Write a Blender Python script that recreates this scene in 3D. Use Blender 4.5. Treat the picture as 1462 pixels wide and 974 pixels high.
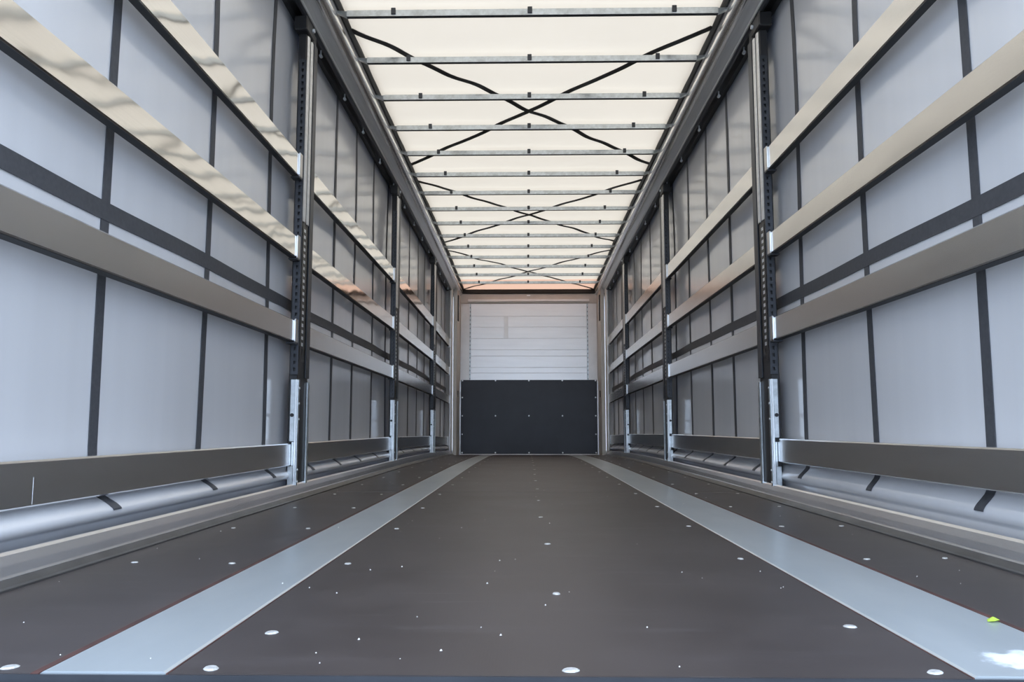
import bpy, bmesh, math, random
from mathutils import Vector, Matrix
random.seed(7)
for o in list(bpy.data.objects): bpy.data.objects.remove(o)
S = bpy.context.scene
COL = S.collection

# ------------------------------------------------------------------ camera
F_PX, CXP, CYP = 1160.0, 731.0, 487.0
VPX, VPY = 752.5, 611.5
CAM = Vector((-0.03, 0.0, 0.355))
cd = bpy.data.cameras.new('camera'); cam = bpy.data.objects.new('camera', cd); COL.objects.link(cam)
cd.sensor_width = 36.0; cd.lens = 36.0*F_PX/1462.0; cd.clip_start = 0.05; cd.clip_end = 500
yaw = math.atan((VPX-CXP)/F_PX)
pitch = math.atan((VPY-CYP)/math.hypot(F_PX, VPX-CXP))
cam.location = CAM
cam.rotation_euler = (math.pi/2+pitch, 0, yaw)
S.camera = cam

# ------------------------------------------------------------------ world, sun, exposure
S.view_settings.view_transform = 'Standard'
S.view_settings.look = 'None'
S.view_settings.gamma = 1.0
S.view_settings.use_curve_mapping = False
S.view_settings.exposure = 0.0
w = bpy.data.worlds.new('sky'); S.world = w; w.use_nodes = True
bg = w.node_tree.nodes['Background']
bg.inputs['Color'].default_value = (0.64, 0.775, 1.0, 1); bg.inputs['Strength'].default_value = 4.4
sl = bpy.data.lights.new('sun', 'SUN'); sun = bpy.data.objects.new('sun', sl); COL.objects.link(sun)
sl.energy = 3.0; sl.angle = math.radians(3); sl.color = (1.0, 0.95, 0.86)
sun.location = (0, 20, 20)
sun.rotation_euler = (math.radians(-28), 0, 0)     # high sun standing beyond the closed front wall

# ------------------------------------------------------------------ helpers
REAR, FRONT = 1.215, 13.40
def zc(y):                                          # the bed droops towards the gooseneck
    return -0.0019*max(0.0, y-7.0)**2

def frange(a, b, step):
    n = max(1, int(round((b-a)/step)))
    return [a+(b-a)*i/n for i in range(n+1)]

class MB:
    def __init__(s): s.v = []; s.f = []; s.sm = []
    def add(s, vs, fs, smooth=False):
        b = len(s.v); s.v += [tuple(p) for p in vs]
        s.f += [tuple(b+i for i in f) for f in fs]; s.sm += [smooth]*len(fs); return s
    def box(s, x0, x1, y0, y1, z0, z1, c=0.0):
        x0, x1 = min(x0, x1), max(x0, x1)
        c = min(c, (x1-x0)*.45, (y1-y0)*.45, (z1-z0)*.45)
        if c <= 0:
            v = [(x, y, z) for z in (z0, z1) for y in (y0, y1) for x in (x0, x1)]
            return s.add(v, [(0,2,3,1),(4,5,7,6),(0,1,5,4),(2,6,7,3),(0,4,6,2),(1,3,7,5)])
        bm = bmesh.new(); bmesh.ops.create_cube(bm, size=1)
        for q in bm.verts:
            q.co = Vector(((x0+x1)/2+q.co.x*(x1-x0), (y0+y1)/2+q.co.y*(y1-y0), (z0+z1)/2+q.co.z*(z1-z0)))
        bmesh.ops.bevel(bm, geom=bm.edges[:], offset=c, segments=1, affect='EDGES')
        bm.verts.ensure_lookup_table(); bm.verts.index_update()
        s.add([q.co for q in bm.verts], [[q.index for q in f.verts] for f in bm.faces]); bm.free(); return s
    def extrude_y(s, prof, ys, closed=True, smooth=False, mod=None):
        """profile [(x,z)...] swept along y stations"""
        n = len(prof); vs = []
        for y in ys:
            for (x, z) in prof:
                if mod: x, z = mod(x, z, y)
                vs.append((x, y, z))
        fs = []
        m = n if closed else n-1
        for i in range(len(ys)-1):
            for j in range(m):
                k = (j+1) % n
                fs.append((i*n+j, i*n+k, (i+1)*n+k, (i+1)*n+j))
        if closed:
            fs.append(tuple(range(n))); fs.append(tuple((len(ys)-1)*n+j for j in reversed(range(n))))
        return s.add(vs, fs, smooth)
    def cyl(s, p0, p1, r, seg=10, r1=None):
        p0, p1 = Vector(p0), Vector(p1); d = (p1-p0).normalized()
        a = d.orthogonal().normalized(); b = d.cross(a); r1 = r if r1 is None else r1
        vs = []
        for p, rr in ((p0, r), (p1, r1)):
            for k in range(seg):
                t = 2*math.pi*k/seg; vs.append(p+a*math.cos(t)*rr+b*math.sin(t)*rr)
        fs = [(k, (k+1) % seg, seg+(k+1) % seg, seg+k) for k in range(seg)]
        s.add(vs, fs, True)
        return s.add(vs, [tuple(reversed(range(seg))), tuple(range(seg, 2*seg))])
    def mesh(s, name, mat, camber=True, org=(0,0,0)):
        me = bpy.data.meshes.new(name)
        vs = [(x-org[0], y-org[1], z+(zc(y) if camber else 0)-org[2]) for (x, y, z) in s.v]
        me.from_pydata(vs, [], s.f); me.update()
        for p, q in zip(me.polygons, s.sm): p.use_smooth = q
        bm = bmesh.new(); bm.from_mesh(me); bmesh.ops.recalc_face_normals(bm, faces=bm.faces[:]); bm.to_mesh(me); bm.free()
        me.materials.append(mat); return me
    def build(s, name, mat, parent=None, camber=True):
        org = parent_world(parent)
        o = bpy.data.objects.new(name, s.mesh(name, mat, camber, org)); COL.objects.link(o)
        if parent: o.parent = parent
        return o
def parent_world(p):
    l = Vector((0,0,0))
    while p: l += p.location; p = p.parent
    return l
def empty(name, loc=(0,0,0)):
    o = bpy.data.objects.new(name, None); COL.objects.link(o); o.location = loc; o.empty_display_size = .1
    return o
def tag(o, label=None, cat=None, group=None, kind=None):
    if label: o['label'] = label
    if cat: o['category'] = cat
    if group: o['group'] = group
    if kind: o['kind'] = kind
    return o
def part_copy(src, parent, loc):
    c = src.copy(); COL.objects.link(c); c.parent = parent; c.location = loc; return c
def copy_tree(o, parent=None):
    c = o.copy(); COL.objects.link(c); c.parent = parent
    for ch in o.children: copy_tree(ch, c)
    return c

# ------------------------------------------------------------------ materials
def new_mat(name):
    m = bpy.data.materials.new(name); m.use_nodes = True
    nt = m.node_tree; b = nt.nodes['Principled BSDF']; return m, nt, b
def N(nt, t, **kw):
    n = nt.nodes.new(t)
    for k, v in kw.items(): setattr(n, k, v)
    return n
def coords(nt, scale=(1,1,1)):
    tc = N(nt, 'ShaderNodeTexCoord'); mp = N(nt, 'ShaderNodeMapping')
    mp.inputs['Scale'].default_value = scale
    nt.links.new(tc.outputs['Object'], mp.inputs['Vector']); return mp.outputs['Vector']
def noise(nt, vec, scale, detail=3, rough=.5):
    n = N(nt, 'ShaderNodeTexNoise'); n.inputs['Scale'].default_value = scale
    n.inputs['Detail'].default_value = detail; n.inputs['Roughness'].default_value = rough
    nt.links.new(vec, n.inputs['Vector']); return n.outputs['Fac']
def ramp(nt, fac, stops):
    r = N(nt, 'ShaderNodeValToRGB'); e = r.color_ramp.elements
    e[0].position, e[0].color = stops[0][0], (*stops[0][1], 1)
    e[1].position, e[1].color = stops[-1][0], (*stops[-1][1], 1)
    for p, c in stops[1:-1]:
        q = e.new(p); q.color = (*c, 1)
    nt.links.new(fac, r.inputs['Fac']); return r.outputs['Color']
def bump(nt, h, strength, dist, bsdf):
    b = N(nt, 'ShaderNodeBump'); b.inputs['Strength'].default_value = strength; b.inputs['Distance'].default_value = dist
    nt.links.new(h, b.inputs['Height']); nt.links.new(b.outputs['Normal'], bsdf.inputs['Normal']); return b
def simple(name, col, rough, metal=0.0, var=0.12, nscale=6, stretch=(1,1,1), bumpd=0.0, rvar=0.0):
    m, nt, b = new_mat(name)
    v = coords(nt, stretch); n = noise(nt, v, nscale, 4, .6)
    lo = tuple(c*(1-var) for c in col); hi = tuple(min(1, c*(1+var)) for c in col)
    nt.links.new(ramp(nt, n, [(.3, lo), (.7, hi)]), b.inputs['Base Color'])
    b.inputs['Roughness'].default_value = rough; b.inputs['Metallic'].default_value = metal
    if rvar:
        mr = N(nt, 'ShaderNodeMapRange'); mr.inputs['From Min'].default_value = .3; mr.inputs['From Max'].default_value = .7
        mr.inputs['To Min'].default_value = rough-rvar; mr.inputs['To Max'].default_value = rough+rvar
        nt.links.new(n, mr.inputs['Value']); nt.links.new(mr.outputs['Result'], b.inputs['Roughness'])
    if bumpd: bump(nt, n, 1.0, bumpd, b)
    return m

M = {}
# curtain: grey PVC with satin face that lets a little sky through
m, nt, b = new_mat('curtain_pvc')
v = coords(nt, (1, 1, .05)); n = noise(nt, v, 9, 3)
nt.links.new(ramp(nt, n, [(.3, (.66,.66,.665)), (.7, (.69,.69,.695))]), b.inputs['Base Color'])
b.inputs['Roughness'].default_value = .15; b.inputs['Specular IOR Level'].default_value = 1.0
v2 = coords(nt, (1, 1, .35)); n2 = noise(nt, v2, 1.6, 2); bump(nt, n2, .5, .003, b)
tr = N(nt, 'ShaderNodeBsdfTranslucent'); tr.inputs['Color'].default_value = (.42,.5,.66,1)
mx = N(nt, 'ShaderNodeMixShader'); mx.inputs['Fac'].default_value = .06
out = nt.nodes['Material Output']
nt.links.new(b.outputs[0], mx.inputs[1]); nt.links.new(tr.outputs[0], mx.inputs[2]); nt.links.new(mx.outputs[0], out.inputs['Surface'])
M['curtain'] = m
# roof sheet: cream translucent tarpaulin
def roof_mat(name, tcol, dcol, fac):
    m, nt, b = new_mat(name); out = nt.nodes['Material Output']
    v = coords(nt, (1, 1, 1)); n = noise(nt, v, 1.3, 4, .6)
    tr = N(nt, 'ShaderNodeBsdfTranslucent')
    nt.links.new(ramp(nt, n, [(.3, tuple(c*.95 for c in tcol)), (.7, tcol)]), tr.inputs['Color'])
    b.inputs['Base Color'].default_value = (*dcol, 1); b.inputs['Roughness'].default_value = .55
    mx = N(nt, 'ShaderNodeMixShader'); mx.inputs['Fac'].default_value = fac
    nt.links.new(b.outputs[0], mx.inputs[1]); nt.links.new(tr.outputs[0], mx.inputs[2]); nt.links.new(mx.outputs[0], out.inputs['Surface'])
    return m
M['roof'] = roof_mat('roof_tarp', (.95,.78,.575), (.8,.78,.74), .222)
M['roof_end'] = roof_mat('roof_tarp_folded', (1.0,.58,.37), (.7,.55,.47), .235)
M['web'] = simple('webbing', (.055,.057,.064), .6, var=.15, nscale=60)
M['webroof'] = simple('webbing_roof', (.03,.028,.027), .7, var=.15, nscale=60)
# aluminium slats
def alu(name, rough, wav, col=(.80,.785,.76)):
    m, nt, b = new_mat(name)
    v = coords(nt, (1, .5, 1)); n = noise(nt, v, 40, 3)
    v3 = coords(nt, (40, .25, 40)); n3 = noise(nt, v3, 5, 3)
    nt.links.new(ramp(nt, n3, [(.3, tuple(c*.94 for c in col)), (.7, col)]), b.inputs['Base Color'])
    b.inputs['Metallic'].default_value = 1; b.inputs['Roughness'].default_value = rough
    v2 = coords(nt, (1, .8, 1.3)); n2 = noise(nt, v2, 2.4, 2, .5); bump(nt, n2, .6, wav, b)
    return m
M['slat_l'] = alu('aluminium_slat_bright', .08, .007)
M['slat_r'] = alu('aluminium_slat_satin', .22, .006)
M['slat_low'] = alu('aluminium_slat_low', .24, .004, (.86,.87,.88))
M['galv'] = simple('galvanised_steel', (.60,.64,.66), .36, .85, var=.2, nscale=25, rvar=.08)
M['dull'] = simple('dull_aluminium', (.62,.61,.59), .34, .9, var=.06)
M['bright'] = simple('bright_zinc', (.85,.88,.90), .35, .6, var=.06)
M['black'] = simple('black_paint', (.014,.014,.015), .42, 0, var=.2)
M['darkmetal'] = simple('dark_steel', (.05,.054,.062), .42, .5, var=.2)
M['rubber'] = simple('black_rubber', (.012,.013,.015), .6)
M['rail'] = simple('anodised_rail', (.72,.715,.70), .30, .5, var=.10, nscale=4, stretch=(8,.4,8))
M['tube'] = simple('roller_tube', (.86,.85,.84), .22, .95, var=.10, nscale=4, stretch=(8,.4,8))
M['rave'] = simple('side_rave_steel', (.70,.71,.73), .24, .85, var=.10, nscale=2, stretch=(1,.5,1))
M['lip'] = simple('floor_lip', (.085,.082,.078), .4, .3, var=.25, nscale=8)
# floor plywood with fine wire-mesh print, scuffs and dust
m, nt, b = new_mat('phenolic_plywood')
v = coords(nt); n = noise(nt, v, 2.2, 6, .65)
vs = coords(nt, (.6, 3.5, 1)); ns = noise(nt, vs, 3.0, 5, .7)
c1 = ramp(nt, n, [(.3, (.034,.027,.0265)), (.7, (.062,.051,.049))])
c2 = ramp(nt, ns, [(.55, (0,0,0)), (.8, (.022,.021,.022))])
ad = N(nt, 'ShaderNodeMix', data_type='RGBA', blend_type='ADD'); ad.inputs['Factor'].default_value = 1
nt.links.new(c1, ad.inputs[6]); nt.links.new(c2, ad.inputs[7])
oi = N(nt, 'ShaderNodeObjectInfo'); mrr = N(nt, 'ShaderNodeMapRange'); mrr.inputs['To Min'].default_value = .84; mrr.inputs['To Max'].default_value = 1.12
nt.links.new(oi.outputs['Random'], mrr.inputs['Value'])
hs_ = N(nt, 'ShaderNodeHueSaturation'); nt.links.new(mrr.outputs['Result'], hs_.inputs['Value']); nt.links.new(ad.outputs[2], hs_.inputs['Color'])
# thin pale drag marks
vq = coords(nt, (.9, 22, 1)); nq = noise(nt, vq, 2.0, 3, .5); cq = ramp(nt, nq, [(.70, (0,0,0)), (.78, (.05,.048,.046))])
ad2 = N(nt, 'ShaderNodeMix', data_type='RGBA', blend_type='ADD'); ad2.inputs['Factor'].default_value = 1
nt.links.new(hs_.outputs['Color'], ad2.inputs[6]); nt.links.new(cq, ad2.inputs[7]); nt.links.new(ad2.outputs[2], b.inputs['Base Color'])
mr = N(nt, 'ShaderNodeMapRange'); mr.inputs['To Min'].default_value = .33; mr.inputs['To Max'].default_value = .48
nt.links.new(n, mr.inputs['Value']); nt.links.new(mr.outputs['Result'], b.inputs['Roughness'])
wv = N(nt, 'ShaderNodeTexChecker'); wv.inputs['Scale'].default_value = 260
tcn = N(nt, 'ShaderNodeTexCoord'); mpn = N(nt, 'ShaderNodeMapping'); mpn.inputs['Rotation'].default_value = (0,0,math.radians(45))
nt.links.new(tcn.outputs['Object'], mpn.inputs['Vector']); nt.links.new(mpn.outputs['Vector'], wv.inputs['Vector'])
bump(nt, wv.outputs['Fac'], .25, .0006, b); b.inputs['Specular IOR Level'].default_value = .36
M['floor'] = m
M['joint'] = simple('red_brown_joint', (.075,.030,.024), .6, var=.4, nscale=12)
def strip_mat(name, stain):
    m, nt, b = new_mat(name)
    v = coords(nt, (1, .35, 1)); n = noise(nt, v, 5, 4, .6)
    base = ramp(nt, n, [(.3, (.50,.55,.57)), (.7, (.58,.625,.64))])
    b.inputs['Metallic'].default_value = .55; b.inputs['Roughness'].default_value = .30
    if stain:
        tc = N(nt, 'ShaderNodeTexCoord'); sp = N(nt, 'ShaderNodeVectorMath', operation='DISTANCE')
        mp = N(nt, 'ShaderNodeMapping'); mp.inputs['Scale'].default_value = (1, 1.6, 1)
        nt.links.new(tc.outputs['Object'], mp.inputs['Vector'])
        sp.inputs[1].default_value = (.745, 1.30*1.6, 0)
        nt.links.new(mp.outputs['Vector'], sp.inputs[0])
        nn = noise(nt, tc.outputs['Object'], 22, 4, .6)
        mm = N(nt, 'ShaderNodeMath', operation='MULTIPLY_ADD'); mm.inputs[1].default_value = .22
        nt.links.new(nn, mm.inputs[0]); nt.links.new(sp.outputs['Value'], mm.inputs[2])
        mask = ramp(nt, mm.outputs[0], [(.165, (1,1,1)), (.20, (0,0,0))])
        mi = N(nt, 'ShaderNodeMix', data_type='RGBA'); nt.links.new(mask, mi.inputs['Factor'])
        nt.links.new(base, mi.inputs[6]); mi.inputs[7].default_value = (.80,.84,.88,1)
        nt.links.new(mi.outputs[2], b.inputs['Base Color'])
        iv = N(nt, 'ShaderNodeMath', operation='MULTIPLY_ADD'); iv.inputs[1].default_value = -.5; iv.inputs[2].default_value = .55
        nt.links.new(mask, iv.inputs[0]); nt.links.new(iv.outputs[0], b.inputs['Metallic'])
    else: nt.links.new(base, b.inputs['Base Color'])
    return m
M['strip'] = strip_mat('steel_strip', False); M['strip_stain'] = strip_mat('steel_strip_stained', True)
M['screw'] = simple('screw_head', (.55,.55,.53), .4, .3, var=.25, nscale=90)
M['plank'] = simple('white_plank', (.92,.92,.92), .38, .6, var=.03, nscale=3, stretch=(.6,1,6))
M['frame'] = simple('front_frame', (.78,.77,.76), .40, .4, var=.05)
M['beige'] = simple('corner_beige', (.60,.575,.54), .45, .1, var=.05)
M['blue'] = simple('kick_panel', (.017,.020,.030), .42, 0, var=.18, nscale=3)
M['seal'] = simple('seal', (.01,.01,.01), .6)
M['sill'] = simple('rear_sill', (.10,.105,.11), .45, .4, var=.25, nscale=7)
M['leaf'] = simple('lime_leaf', (.42,.60,.06), .5)
M['grit'] = simple('grit', (.62,.60,.55), .8)
M['ground'] = simple('yard_concrete', (.36,.35,.33), .85, var=.15, nscale=.6)
M['dashpatch'] = simple('patch_plate', (.86,.86,.85), .42, .5, var=.04)

# ------------------------------------------------------------------ yard outside
g = MB().box(-40, 40, -40, 50, -1.35, -1.25).build('ground', M['ground'], None, False)
tag(g, 'grey concrete yard under the trailer', 'ground', kind='structure')

# ------------------------------------------------------------------ floor
FE = 1.165                                    # half width of the plywood
LS0, LS1, RS0, RS1 = -.742, -.556, .608, .838  # steel strips
floor = empty('floor'); tag(floor, 'dark brown plywood trailer floor with two steel strips', 'floor', kind='structure')
seams = [REAR, 4.60, 7.60, 10.60, FRONT]
J = .0035
for (a, c) in ((-FE, LS0-.0125), (LS1+.004, RS0-.004), (RS1+.0125, FE)):
    for i in range(4):
        y0, y1 = seams[i]+(J if i else 0), seams[i+1]-(J if i < 3 else 0)
        MB().extrude_y([(a, -.03), (c, -.03), (c, 0), (a, 0)], frange(y0, y1, .5)).build('floor_panel', M['floor'], floor)
for i, (a, c) in enumerate(((LS0, LS1), (RS0, RS1))):
    MB().extrude_y([(a, -.03), (c, -.03), (c, -.001), (c-.005, .002), (a+.005, .002), (a, -.001)], frange(REAR+.004, FRONT, .5)).build('steel_strip', M['strip_stain' if i else 'strip'], floor)
for x0, x1 in ((LS0-.012, LS0-.0005), (LS1+.0005, LS1+.0035), (RS0-.0035, RS0-.0005), (RS1+.0005, RS1+.012)):
    MB().extrude_y([(x0, -.03), (x1, -.03), (x1, .0005), (x0, .0005)], frange(REAR, FRONT, .5)).build('joint_filler', M['joint'], floor)
MB().extrude_y([(-1.2, -.05), (1.2, -.05), (1.2, -.031), (-1.2, -.031)], frange(REAR, FRONT, .5)).build('subfloor', M['joint'], floor)
# screw heads
scr = MB()
R_ = .0125; seg = 10
vs = [(R_*math.cos(2*math.pi*k/seg), R_*.9*math.sin(2*math.pi*k/seg), 0) for k in range(seg)]
vt = [(R_*.75*math.cos(2*math.pi*k/seg), R_*.7*math.sin(2*math.pi*k/seg), .0022) for k in range(seg)]
scr.add(vs+vt, [(k, (k+1) % seg, seg+(k+1) % seg, seg+k) for k in range(seg)]+[tuple(range(seg, 2*seg))])
scr_me = scr.mesh('screw_head', M['screw'], False)
def screw(x, y, s=1):
    o = bpy.data.objects.new('screw_head', scr_me); COL.objects.link(o); o.parent = floor
    o.location = (x+random.uniform(-.006,.006), y, zc(y)); o.scale = (s, s*random.uniform(.8, 1), 1)
    o.rotation_euler.z = random.uniform(0, 6)
for x in (-.80, -.495, .039, .566): screw(x, 1.243, 1.1)
screw(-.475, 1.455); screw(.553, 1.518)
for k in range(15):
    y = 2.18+.748*k
    for x in (-.81, -.497, .556, .89): screw(x, y+(.1 if x > 0 else 0)*(1-k/15), .85)
    screw(-1.075, y+.01, .8); screw(1.12, y+.12*(1-k/15), .8)
    screw(.03, 1.80+.757*k, .85)

# rear sill
o = empty('trim_1', (0, 1.1, -.02)); tag(o, 'dark steel rear sill at the end of the floor', 'sill', kind='structure')
MB().box(-1.24, 1.24, .98, REAR-.004, -.26, -.012, .006).build('sill_beam', M['sill'], o, False)
MB().box(-1.24, 1.24, REAR-.003, REAR+.0, -.03, -.001).build('edge_angle', M['darkmetal'], o, False)

# ------------------------------------------------------------------ curtains
XC = 1.312                                     # curtain plane
web_y = [1.66, 2.40, 3.16, 3.925, 4.64, 5.28, 5.905, 6.61, 7.31, 8.0, 8.69, 9.38, 10.03, 10.72, 11.38, 11.98, 12.5]
ys = frange(REAR, 12.95, .1)
posts_y = [4.20, 7.28, 10.33]
def sag(y):                                   # how far the lower edge bellies in between the posts
    e = [REAR-1.2]+[p+.1 for p in posts_y]+[13.2]
    for a, c in zip(e, e[1:]):
        if a <= y <= c: return math.sin(math.pi*(y-a)/(c-a))**.7
    return 0
low = [(0.30, 0), (0.25, 0), (0.21, 0), (0.185, .001), (.165, .009), (.15, .027), (.136, .046), (.123, .059), (.111, .063), (.101, .057), (.093, .042), (.086, .022), (.079, .012), (.0462, .008)]
def cx(z, y, s=-1):                                 # inward depth of the curtain from its plane
    d = .006*math.sin(y*2.1+z*.8)+.004*math.sin(y*5.3-z*1.7)
    d *= min(1, max(0, (2.55-z)/.4))
    if z < .30:
        for (z0, d0), (z1, d1) in zip(low, low[1:]):
            if z1 <= z <= z0:
                t = (z0-z)/(z0-z1); d = d*(1-min(1, (.3-z)/.15)) + (d0+(d1-d0)*t)*(.8+.3*sag(y))*(1 if s < 0 else .45+.55*min(1, max(0, (y-3.6)/.9)))+.012*min(1, max(0, (.18-z)/.05)); break
    return d
zs = [2.62, 2.5, 2.3, 2.0, 1.7, 1.4, 1.1, .8, .55, .4, .34]+[z for z, _ in low]
for s, side in ((-1, 'left'), (1, 'right')):
    wl = MB()
    n = len(zs)
    vs = [(s*(XC-cx(z, y, s)), y, z) for y in ys for z in zs]
    wl.add(vs, [(i*n+j, i*n+j+1, (i+1)*n+j+1, (i+1)*n+j) for i in range(len(ys)-1) for j in range(n-1)], True)
    W = wl.build('wall_'+side, M['curtain'])
    md = W.modifiers.new('thick', 'SOLIDIFY'); md.thickness = .003; md.offset = 1 if s < 0 else 1
    tag(W, 'grey tarpaulin side curtain with dark webbing straps, %s side' % side, 'curtain', kind='structure')
    wz = sorted(set([2.60]+[z for z in zs if .115 <= z < 2.6]+[.226, .195, .175, .158, .143, .129, .118]), reverse=True)
    for y in web_y:
        mb = MB(); hw = .023
        vs = []
        for z in wz:
            for yy in (y-hw, y+hw):
                vs.append((s*(XC-cx(z, yy, s)-.004), yy, z)); 
            for yy in (y+hw, y-hw):
                vs.append((s*(XC-cx(z, yy, s)-.0015), yy, z))
        fs = []
        for i in range(len(wz)-1):
            for j in range(4): fs.append((i*4+j, i*4+(j+1) % 4, i*4+4+(j+1) % 4, i*4+4+j))
        fs += [(0,1,2,3), tuple(reversed([len(vs)-4+q for q in range(4)]))]
        mb.add(vs, fs); mb.build('webbing_strap', M['web'], W)
    mb = MB()
    yy = ys; vs = []
    for y in yy:
        for z, d in ((.985, .005), (1.043, .005), (1.043, .002), (.985, .002)):
            vs.append((s*(XC-cx(z, y, s)-d), y, z))
    fs = [(i*4+j, i*4+(j+1) % 4, i*4+4+(j+1) % 4, i*4+4+j) for i in range(len(yy)-1) for j in range(4)]
    mb.add(vs, fs); mb.build('long_belt', M['web'], W)
    # side rave at the floor edge
    Bb = empty('baseboard_'+side, (s*1.2, REAR, 0)); tag(Bb, 'galvanised side rave along the %s floor edge' % side, 'edge rail', kind='structure')
    yb = frange(REAR, FRONT, .4)
    pr = [(FE+.001, -.05), (FE+.001, .004), (FE+.012, .006), (FE+.030, .018), (FE+.030, -.05)]
    MB().extrude_y([(s*a, z) for a, z in pr], yb).build('floor_lip', M['lip'], Bb)
    pr = [(FE+.031, -.05), (FE+.031, .019), (FE+.034, .024), (FE+.042, .045), (FE+.052, .066), (FE+.058, .073), (FE+.066, .073), (FE+.066, .046), (FE+.16, .046), (FE+.16, -.05)]
    MB().extrude_y([(s*a, z) for a, z in pr], yb).build('rave_plate', M['rave'], Bb)

# ------------------------------------------------------------------ cantrails
for k, (s, side) in enumerate(((-1, 'left'), (1, 'right'))):
    T = empty('trim_%d' % (k+2), (s*1.2, REAR, 2.6)); tag(T, 'grey aluminium roof rail with black seal along the %s side' % side, 'roof rail', kind='structure')
    yb = frange(REAR, FRONT-.02, .5)
    def ex(pr, name, mat, smooth=False):
        return MB().extrude_y([(s*a, z) for a, z in pr], yb, True, smooth).build(name, mat, T)
    ex([(1.076, 2.728), (1.076, 2.775), (1.100, 2.775), (1.100, 2.708), (1.088, 2.708)], 'rubber_seal', M['rubber'])
    ex([(1.101, 2.700), (1.101, 2.75), (1.112, 2.75), (1.112, 2.694)], 'inner_flange', M['rail'])
    c = (1.140, 2.668); r = .041
    ex([(c[0]+r*math.cos(t), c[1]+r*math.sin(t)) for t in [2*math.pi*i/14 for i in range(14)]], 'roller_tube', M['tube'], True)
    ex([(1.158, 2.640), (1.210, 2.604), (1.210, 2.590), (1.215, 2.588), (1.215, 2.76), (1.180, 2.76), (1.170, 2.69)], 'rail_profile', M['rail'])
    ex([(1.216, 2.582), (1.226, 2.574), (1.238, 2.574), (1.238, 2.76), (1.216, 2.76)], 'track_channel', M['darkmetal'])
    ex([(1.239, 2.62), (1.27, 2.605), (1.285, 2.59), (1.318, 2.59), (1.318, 2.77), (1.239, 2.77)], 'outer_skirt', M['black'])
    for y in web_y:
        mb = MB().cyl((s*1.262, y-.010, 2.574), (s*1.262, y+.010, 2.574), .010, 10)
        mb.box(s*1.258, s*1.266, y-.006, y+.006, 2.578, 2.612)
        mb.build('track_roller', M['bright'], T)

# ------------------------------------------------------------------ roof
yb = frange(REAR, 12.62, .0975)
BOW0, DB = 4.371, .586
bow_ys = [BOW0+DB*i for i in range(-5, 15)]
def roof_z(x, y):
    ph = ((y-BOW0)/DB) % 1.0
    return 2.745-.010*math.sin(math.pi*ph)**2+.004*math.sin(x*7+y*3.1)-.0*x
xs = [-1.10+2.2*i/16 for i in range(17)]
mb = MB(); n = len(xs)
mb.add([(x, y, roof_z(x, y)) for y in yb for x in xs], [(i*n+j, i*n+j+1, (i+1)*n+j+1, (i+1)*n+j) for i in range(len(yb)-1) for j in range(n-1)], True)
roof = mb.build('ceiling', M['roof']); tag(roof, 'cream translucent tarpaulin roof with crossed dark straps', 'roof', kind='structure')
ye = frange(12.62, FRONT+.055, .13)
mb = MB(); mb.add([(x, y, roof_z(x, y)-.0) for y in ye for x in xs], [(i*n+j, i*n+j+1, (i+1)*n+j+1, (i+1)*n+j) for i in range(len(ye)-1) for j in range(n-1)], True)
e = mb.build('folded_end_sheet', M['roof_end'], roof); e['label'] = 'orange-tinted doubled sheet at the front end'
def strap(p0, p1, wav):
    (x0, y0), (x1, y1) = p0, p1
    L = math.hypot(x1-x0, y1-y0); dx, dy = (x1-x0)/L, (y1-y0)/L; nx, ny = -dy, dx
    mb = MB(); vs = []; K = 64
    for i in range(K+1):
        t = i/K; x = x0+(x1-x0)*t; y = y0+(y1-y0)*t
        wob = wav*(.6*math.sin(y*2*math.pi/.29)+.5*math.sin(x*9.0+1))
        z = roof_z(x, y)-.004
        for q, dz in ((-.022, 0), (.022, 0), (.022, -.003), (-.022, -.003)):
            vs.append((x+nx*(q+wob), y+ny*(q+wob), z+dz))
    fs = [(i*4+j, i*4+(j+1) % 4, i*4+4+(j+1) % 4, i*4+4+j) for i in range(K) for j in range(4)]
    fs += [(0,1,2,3), tuple(K*4+q for q in (3,2,1,0))]
    mb.add(vs, fs); mb.build('crossed_strap', M['webroof'], roof)
for (ya, yb_, ) in ((4.63, 7.16), (7.61, 10.17), (10.62, 13.37)):
    strap((-1.09, ya), (1.08, yb_), .010)
    strap((1.08, ya), (-1.09, yb_), .003)
strap((-1.09, 1.66), (1.08, 4.2), .010); strap((1.08, 1.66), (-1.09, 4.2), .003)

# bows
ordn = ['first', 'second', 'third', 'fourth', 'fifth', 'sixth', 'seventh', 'eighth', 'ninth', 'tenth', 'eleventh', 'twelfth', 'thirteenth', 'fourteenth', 'last']
def make_bow(y, z):
    B = empty('roof_bow', (0, y, z))
    mb = MB()
    # folded channel: front web, bottom flange, top flange
    mb.box(-1.045, 1.045, y-.022, y-.019, z, z+.036); mb.box(-1.045, 1.045, y-.019, y+.002, z, z+.003)
    mb.box(-1.045, 1.045, y-.019, y+.020, z+.033, z+.036)
    mb.build('bow_beam', M['galv'], B, False)
    MB().box(-1.045, 1.045, y-.0225, y+.003, z-.002, z-.0003).build('lower_edge', M['darkmetal'], B, False)
    for s in (-1, 1):
        e = MB()
        e.add([(s*1.045, y-.024, z+.002), (s*1.045, y-.024, z+.030), (s*1.10, y-.012, z+.040), (s*1.10, y-.012, z+.024),
               (s*1.045, y+.010, z+.002), (s*1.045, y+.010, z+.030), (s*1.10, y+.006, z+.040), (s*1.10, y+.006, z+.024)],
              [(0,1,2,3), (7,6,5,4), (0,4,5,1), (1,5,6,2), (2,6,7,3), (3,7,4,0)])
        e.build('end_bracket', M['galv'], B, False)
    for x in (-.78, -.01, .80):
        MB().box(x-.013, x+.013, y-.030, y-.0225, z+.008, z+.046, .002).build('strap_clip', M['darkmetal'], B, False)
    return B
zb = 2.668
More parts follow.
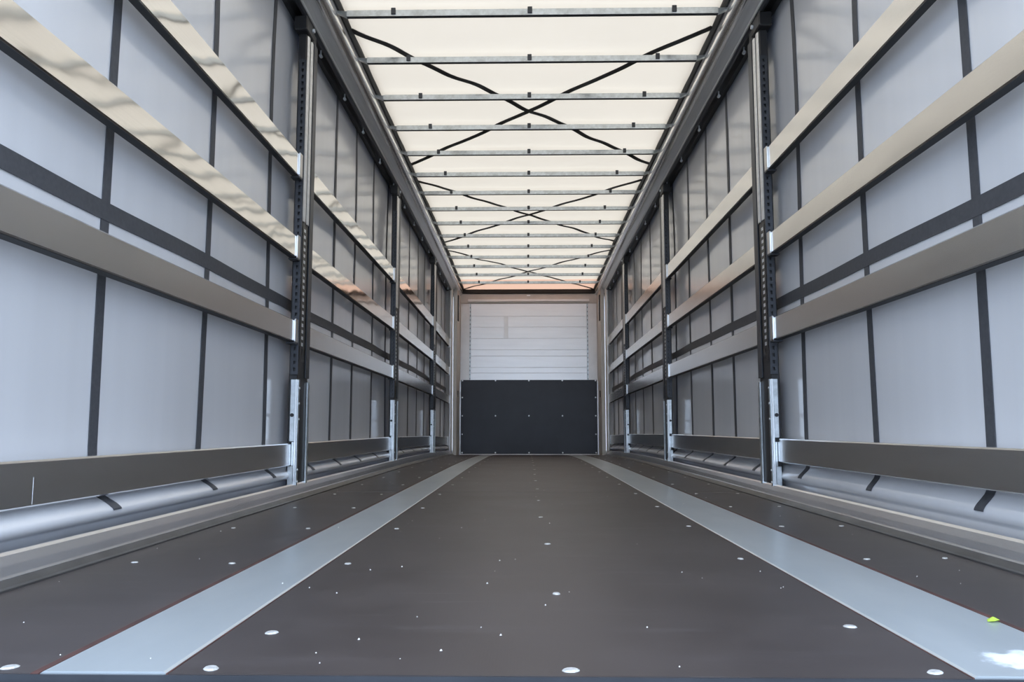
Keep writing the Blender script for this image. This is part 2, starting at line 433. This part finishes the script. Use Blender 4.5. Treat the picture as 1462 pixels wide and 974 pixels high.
bow = make_bow(bow_ys[0], zb)
for i, y in enumerate(bow_ys):
    o = bow if i == 0 else copy_tree(bow)
    o.location = (0, y, zb+zc(y))
    k = i-5
    if k < 0: tag(o, 'galvanised roof bow overhead, nearer than the top edge of the view', 'roof bow', 'roof bows above the camera')
    else:
        if k == 0: l = 'galvanised roof bow nearest the camera, first below the top edge of the view'
        elif k == 14: l = 'galvanised roof bow farthest from the camera, last before the front wall'
        else: l = 'galvanised roof bow under the cream roof, %s counted from the camera' % ordn[k]
        tag(o, l, 'roof bow', 'roof bows')

# ------------------------------------------------------------------ posts
PX = 1.22; PD = .205
lev = {-1: [(.163, .277), (.800, .912), (1.240, 1.354), (1.676, 1.797)], 1: [(.184, .302), (.805, .921), (1.254, 1.364), (1.699, 1.818)]}
def make_post(s):
    P = empty('side_post', (s*PX, 0, 0))
    def bx(name, mat, u0, u1, v0, v1, z0, z1, c=.002, parent=None, lab=None):
        o = MB().box(s*(PX+u0), s*(PX+u1), v0, v1, z0, z1, c).build(name, M[mat], parent or P, False)
        if lab: o['label'] = lab
        return o
    bx('column', 'black', .006, .05, .004, PD-.004, .02, 2.565, .004)
    bx('foot_plate', 'black', -.002, .055, -.004, PD, .008, .0195)
    # near (camera side) ladder strip with slots
    mb = MB(); z0, z1 = .63, 2.34
    for a, c in ((.000, .012), (.024, .038)): mb.box(s*(PX+a), s*(PX+c), -.012, -.002, z0, z1)
    z = z0
    while z < z1: mb.box(s*(PX+.012), s*(PX+.024), -.011, -.003, z, z+.018); z += .036
    mb.build('slotted_strip', M['darkmetal'], P, False)
    # inner face: bright backing seen through a dark slotted plate, then bright twin bars above
    bx('slot_backing', 'bright', .000, .0055, .026, .080, .78, 1.42)
    mb = MB(); z0, z1 = .70, 1.44
    for a, c in ((.010, .030), (.070, .092)): mb.box(s*(PX-.002), s*(PX-.0005), a, c, z0, z1)
    z = z0
    while z < z1-.01: mb.box(s*(PX-.0019), s*(PX-.0006), .030, .070, z, z+.015); z += .034
    mb.build('slotted_plate', M['black'], P, False)
    for a, c in ((.016, .062), (.084, .128)):
        mb = MB(); cxx, cyy, rr = s*(PX+.004), (a+c)/2, (c-a)/2
        pts = [(cxx-s*rr*.28*math.sin(math.pi*t/8), cyy-rr*math.cos(math.pi*t/8)) for t in range(9)]
        vs = [(x, y, 1.45) for x, y in pts]+[(x, y, 2.485) for x, y in pts]
        mb.add(vs, [(t, t+1, 10+t, 9+t) for t in range(8)], True); mb.add(vs, [tuple(range(9)), tuple(reversed(range(9, 18))), (0, 9, 17, 8)])
        mb.build('lift_bar', M['rail'], P, False)
    bx('far_flange', 'darkmetal', -.002, .004, .135, PD, .62, 2.5, .001)
    # galvanised foot casing
    bx('casing_face', 'bright', .000, .010, -.016, -.004, .030, .605)
    ow = bx('casing_wing', 'galv', .0105, .034, -.014, -.006, .305 if s > 0 else .285, .605)
    bx('casing_web', 'galv', .0105, .0225, -.013, -.0065, .1605, .284)
    bx('casing_wing', 'galv', .0105, .038, -.020, -.006, .030, .160)
    bx('casing_flange', 'galv', -.005, .005, -.004, .020, .022, .605)
    bx('casing_flange', 'galv', -.005, .005, .178, PD+.004, .040, .600)
    for z in (.08, .14, .40, .48, .56):
        mb = MB().cyl((s*(PX-.0055), .009, z), (s*(PX-.009), .009, z), .006, 8); mb.build('rivet', M['bright'], P, False)
    mb = MB().cyl((s*(PX+.022), -.0145, .42), (s*(PX+.022), -.019, .42), .010, 10); mb.build('bolt', M['black'], P, False)
    for a, c in lev[s]:
        if a < .3: continue
        h = bx('slat_holder', 'dull', .0025, .0096, -.062, -.0125, a-.004, c+.004, .002)
        bx('holder_edge', 'bright', .0025, .0096, -.068, -.0622, a+.004, c-.002, .001, h)
        bx('holder_foot', 'darkmetal', .003, .050, -.070, -.014, a-.014, a-.005, .001, h)
    bx('top_hood', 'black', -.010, .062, -.05, .10, 2.49, 2.570, .006)
    mb = MB().cyl((s*(PX-.012), .06, 2.535), (s*(PX-.022), .06, 2.535), .012, 10); mb.build('hood_bolt', M['bright'], P, False)
    return P
names = ['nearest the camera', 'in the middle of the row', 'nearest the front wall']
for s, side in ((-1, 'left'), (1, 'right')):
    P0 = make_post(s)
    for i, y in enumerate(posts_y):
        o = P0 if i == 0 else copy_tree(P0)
        o.location = (s*PX, y, zc(y+.1)+.002)
        tag(o, 'black slotted side post with galvanised foot, %s side, %s' % (side, names[i]), 'side post', 'side posts')

# ------------------------------------------------------------------ slats
bays = [(REAR+.005, 4.186), (4.418, 7.266), (7.498, 10.316), (10.548, 12.56)]
bayn = ['bay nearest the camera', 'second bay from the camera', 'third bay from the camera', 'bay beside front wall']
levn = ['bottom', 'second from bottom', 'third from bottom', 'top']
for s, side in ((-1, 'left'), (1, 'right')):
    for i, (y0, y1) in enumerate(bays):
        for k, (a, c) in enumerate(lev[s]):
            org = (s*(PX+.02), y0, a+zc(y0))
            sl_ = empty('side_rail', org)
            tk = .055 if k == 0 else .031
            u0 = .0235 if k == 0 else .010
            mat = M['slat_low'] if k < 2 else M['slat_l' if s < 0 else 'slat_r']
            y1e = y1-(.008 if k == 0 else 0)
            if k == 0 and i < 3: y1e = y1+.012
            pr = [(u0+.004, a), (u0, a+.004), (u0, c-.005), (u0+.005, c), (u0+tk-.003, c), (u0+tk, c-.003), (u0+tk, a+.003), (u0+tk-.003, a)]
            MB().extrude_y([(s*(PX+u), z) for u, z in pr], [y0, y1e]).build('slat_body', mat, sl_)
            if k: MB().extrude_y([(s*(PX+u), z) for u, z in ((u0+.003, a-.0005), (u0+tk, a-.0005), (u0+tk, a-.005), (u0+.003, a-.003))], [y0, y1e-.06]).build('underside_shade', M['rubber'], sl_)  # black strip standing in for the shade inside the rail's open underside
            MB().box(s*(PX+u0+.003), s*(PX+u0+tk-.003), y0-.003, y0-.0002, a+.004, c-.004).build('end_cap', M['galv'], sl_)
            if i == 0 and k == 0 and s < 0:
                f = MB().box(s*(PX+u0-.0005), s*(PX+u0-.0001), 2.0, y1e-.01, a+.006, a+.072).build('protective_film', mat, sl_)
            if i == 3:
                MB().box(s*(PX+u0-.004), s*(PX+u0+tk), y1e+.0005, y1e+.03, a-.006, c+.006, .002).build('end_holder', M['bright'], sl_)
            tag(sl_, 'aluminium side rail, %s on the %s, %s' % (levn[k], side, bayn[i]), 'side rail', 'side rails')

# ------------------------------------------------------------------ front wall
YF = FRONT
K_ = YF/F_PX
def fx(px): return -.03+(px-750.5)*K_+.028
def fz(py): return .355+(VPY-py)*K_
FW = empty('wall_front', (0, YF, zc(YF))); tag(FW, 'front bulkhead of white planks above a dark blue kick panel', 'bulkhead', kind='structure')
def fbox(name, mat, x0, x1, y0, y1, z0, z1, c=.003, parent=None, lab=None):
    o = MB().box(x0, x1, y0, y1, z0, z1, c).build(name, M[mat], parent or FW, False)
    if lab: o['label'] = lab
    return o
zf = zc(YF)
fbox('backing_sheet', 'frame', -1.3, 1.3, YF+.06, YF+.09, zf-.05, 2.79+zf)
pl = [545, 533, 525, 508.5, 499.5, 483, 466.6, 451, 432.5]
for j, (a, c) in enumerate(zip(pl, pl[1:])):
    fbox('plank', 'plank', -.965, .965, YF+.022, YF+.055, fz(a)+.0006, fz(c)-.0006, .003)
fbox('patch_plate', 'dashpatch', fx(715), fx(721), YF+.016, YF+.0215, fz(483), fz(451), .001)
fbox('header', 'beige', -1.18, 1.18, YF+.006, YF+.055, fz(432.3), fz(418.2), .004)
hs = fbox('header_bar', 'frame', fx(663), fx(838), YF-.016, YF+.0055, fz(430), fz(426.2), .004)
fbox('header_lamp', 'bright', fx(748), fx(753), YF-.006, YF+.0055, fz(422), fz(420), .002)
fbox('top_seal', 'seal', -1.12, 1.12, YF-.03, YF+.05, fz(418), 2.735+zf, .004)
for s in (-1, 1):
    fbox('side_board', 'frame', s*.985, s*1.135, YF+.010, YF+.055, zf+.0, fz(432.5), .003)
    mb = MB(); z = fz(545)
    mb.box(s*.967, s*.984, YF+.016, YF+.05, z, fz(433))
    mb.build('slotted_edge', M['galv'], FW, False)
    sb = MB(); zz = z+.03
    while zz < fz(436):
        sb.box(s*.971, s*.980, YF+.013, YF+.0158, zz, zz+.025); zz += .07
    o = sb.build('edge_slots', M['darkmetal'], FW, False); o['kind'] = 'stuff'
    fbox('corner_post', 'beige', s*1.138, s*1.20, 12.80, YF+.05, zf-.0, fz(419), .006)
    fbox('corner_edge', 'bright', s*1.120, s*1.1375, YF-.035, YF+.009, zf, fz(545), .002)
    fbox('curtain_pole', 'frame', s*1.205, s*1.245, 12.62, 12.79, zf+.02, fz(419), .012)
    fbox('pole_cover', 'beige', s*1.25, s*1.33, 12.75, 13.2, zf+.02, fz(419), .01)
    lt = fbox('latch_bar', 'black', s*1.120, s*1.1375, 12.84, 12.92, fz(464), fz(428), .003)
    fbox('latch_rod', 'galv', s*1.114, s*1.1195, 12.87, 12.885, fz(452), fz(434), .001, lt)
    fbox('lock_eye', 'darkmetal', s*1.128, s*1.1375, 12.95, 13.0, fz(569), fz(560), .002)
kp = fbox('kick_panel', 'blue', -1.118, 1.118, YF-.012, YF+.009, zf+.012, fz(543), .003, None, 'dark blue lower panel')
fbox('panel_foot', 'frame', -1.12, 1.12, YF-.03, YF-.013, zf+.0, zf+.012, .002)
rv = MB().cyl((0,0,0), (0,-.006,0), .013, 8, .009).mesh('rivet', M['bright'], False)
pts = [(x, z) for x in (-1.095, -.55, 0, .55, 1.095) for z in (zf+.035, fz(594), fz(544))]
pts += [(x, z) for x in (-1.095, 1.095) for z in (fz(568), fz(620))]
for x, z in pts:
    o = bpy.data.objects.new('rivet', rv); COL.objects.link(o); o.parent = kp
    o.location = Vector((x, YF-.0122, z))-parent_world(kp)

# ------------------------------------------------------------------ bits on the floor
mb = MB(); lx, ly = .824, 1.553
for i in range(7):
    a = i*.9; r = .005
    x, y = lx+random.uniform(-.006,.006), ly+random.uniform(-.006,.006)
mb.add([(lx-.012, ly-.004, .003), (lx-.004, ly-.010, .005), (lx+.008, ly-.007, .007), (lx+.014, ly+.002, .004), (lx+.004, ly+.009, .008), (lx-.008, ly+.006, .005), (lx, ly, .011), (lx, ly, .0022)],
       [(0,1,6), (1,2,6), (2,3,6), (3,4,6), (4,5,6), (5,0,6), (1,0,7), (2,1,7), (3,2,7), (4,3,7), (5,4,7), (0,5,7)])
o = mb.build('leaf_scrap', M['leaf']); tag(o, 'lime green leaf scrap on the edge of the right steel strip', 'leaf')
mb = MB()
for i in range(100):
    x = random.uniform(-1.13, 1.13); y = REAR+.05+random.random()**1.6*5.5
    r = random.uniform(.001, .0024)
    z = .0022 if (LS0 < x < LS1 or RS0 < x < RS1) else 0
    mb.add([(x-r, y-r, z), (x+r, y-r*.6, z), (x+r*.3, y+r, z), (x, y, z+r*1.2)], [(0,1,3), (1,2,3), (2,0,3), (0,2,1)])
o = mb.build('floor_grit', M['grit']); tag(o, 'pale specks of grit scattered over the floor', 'grit', kind='stuff')
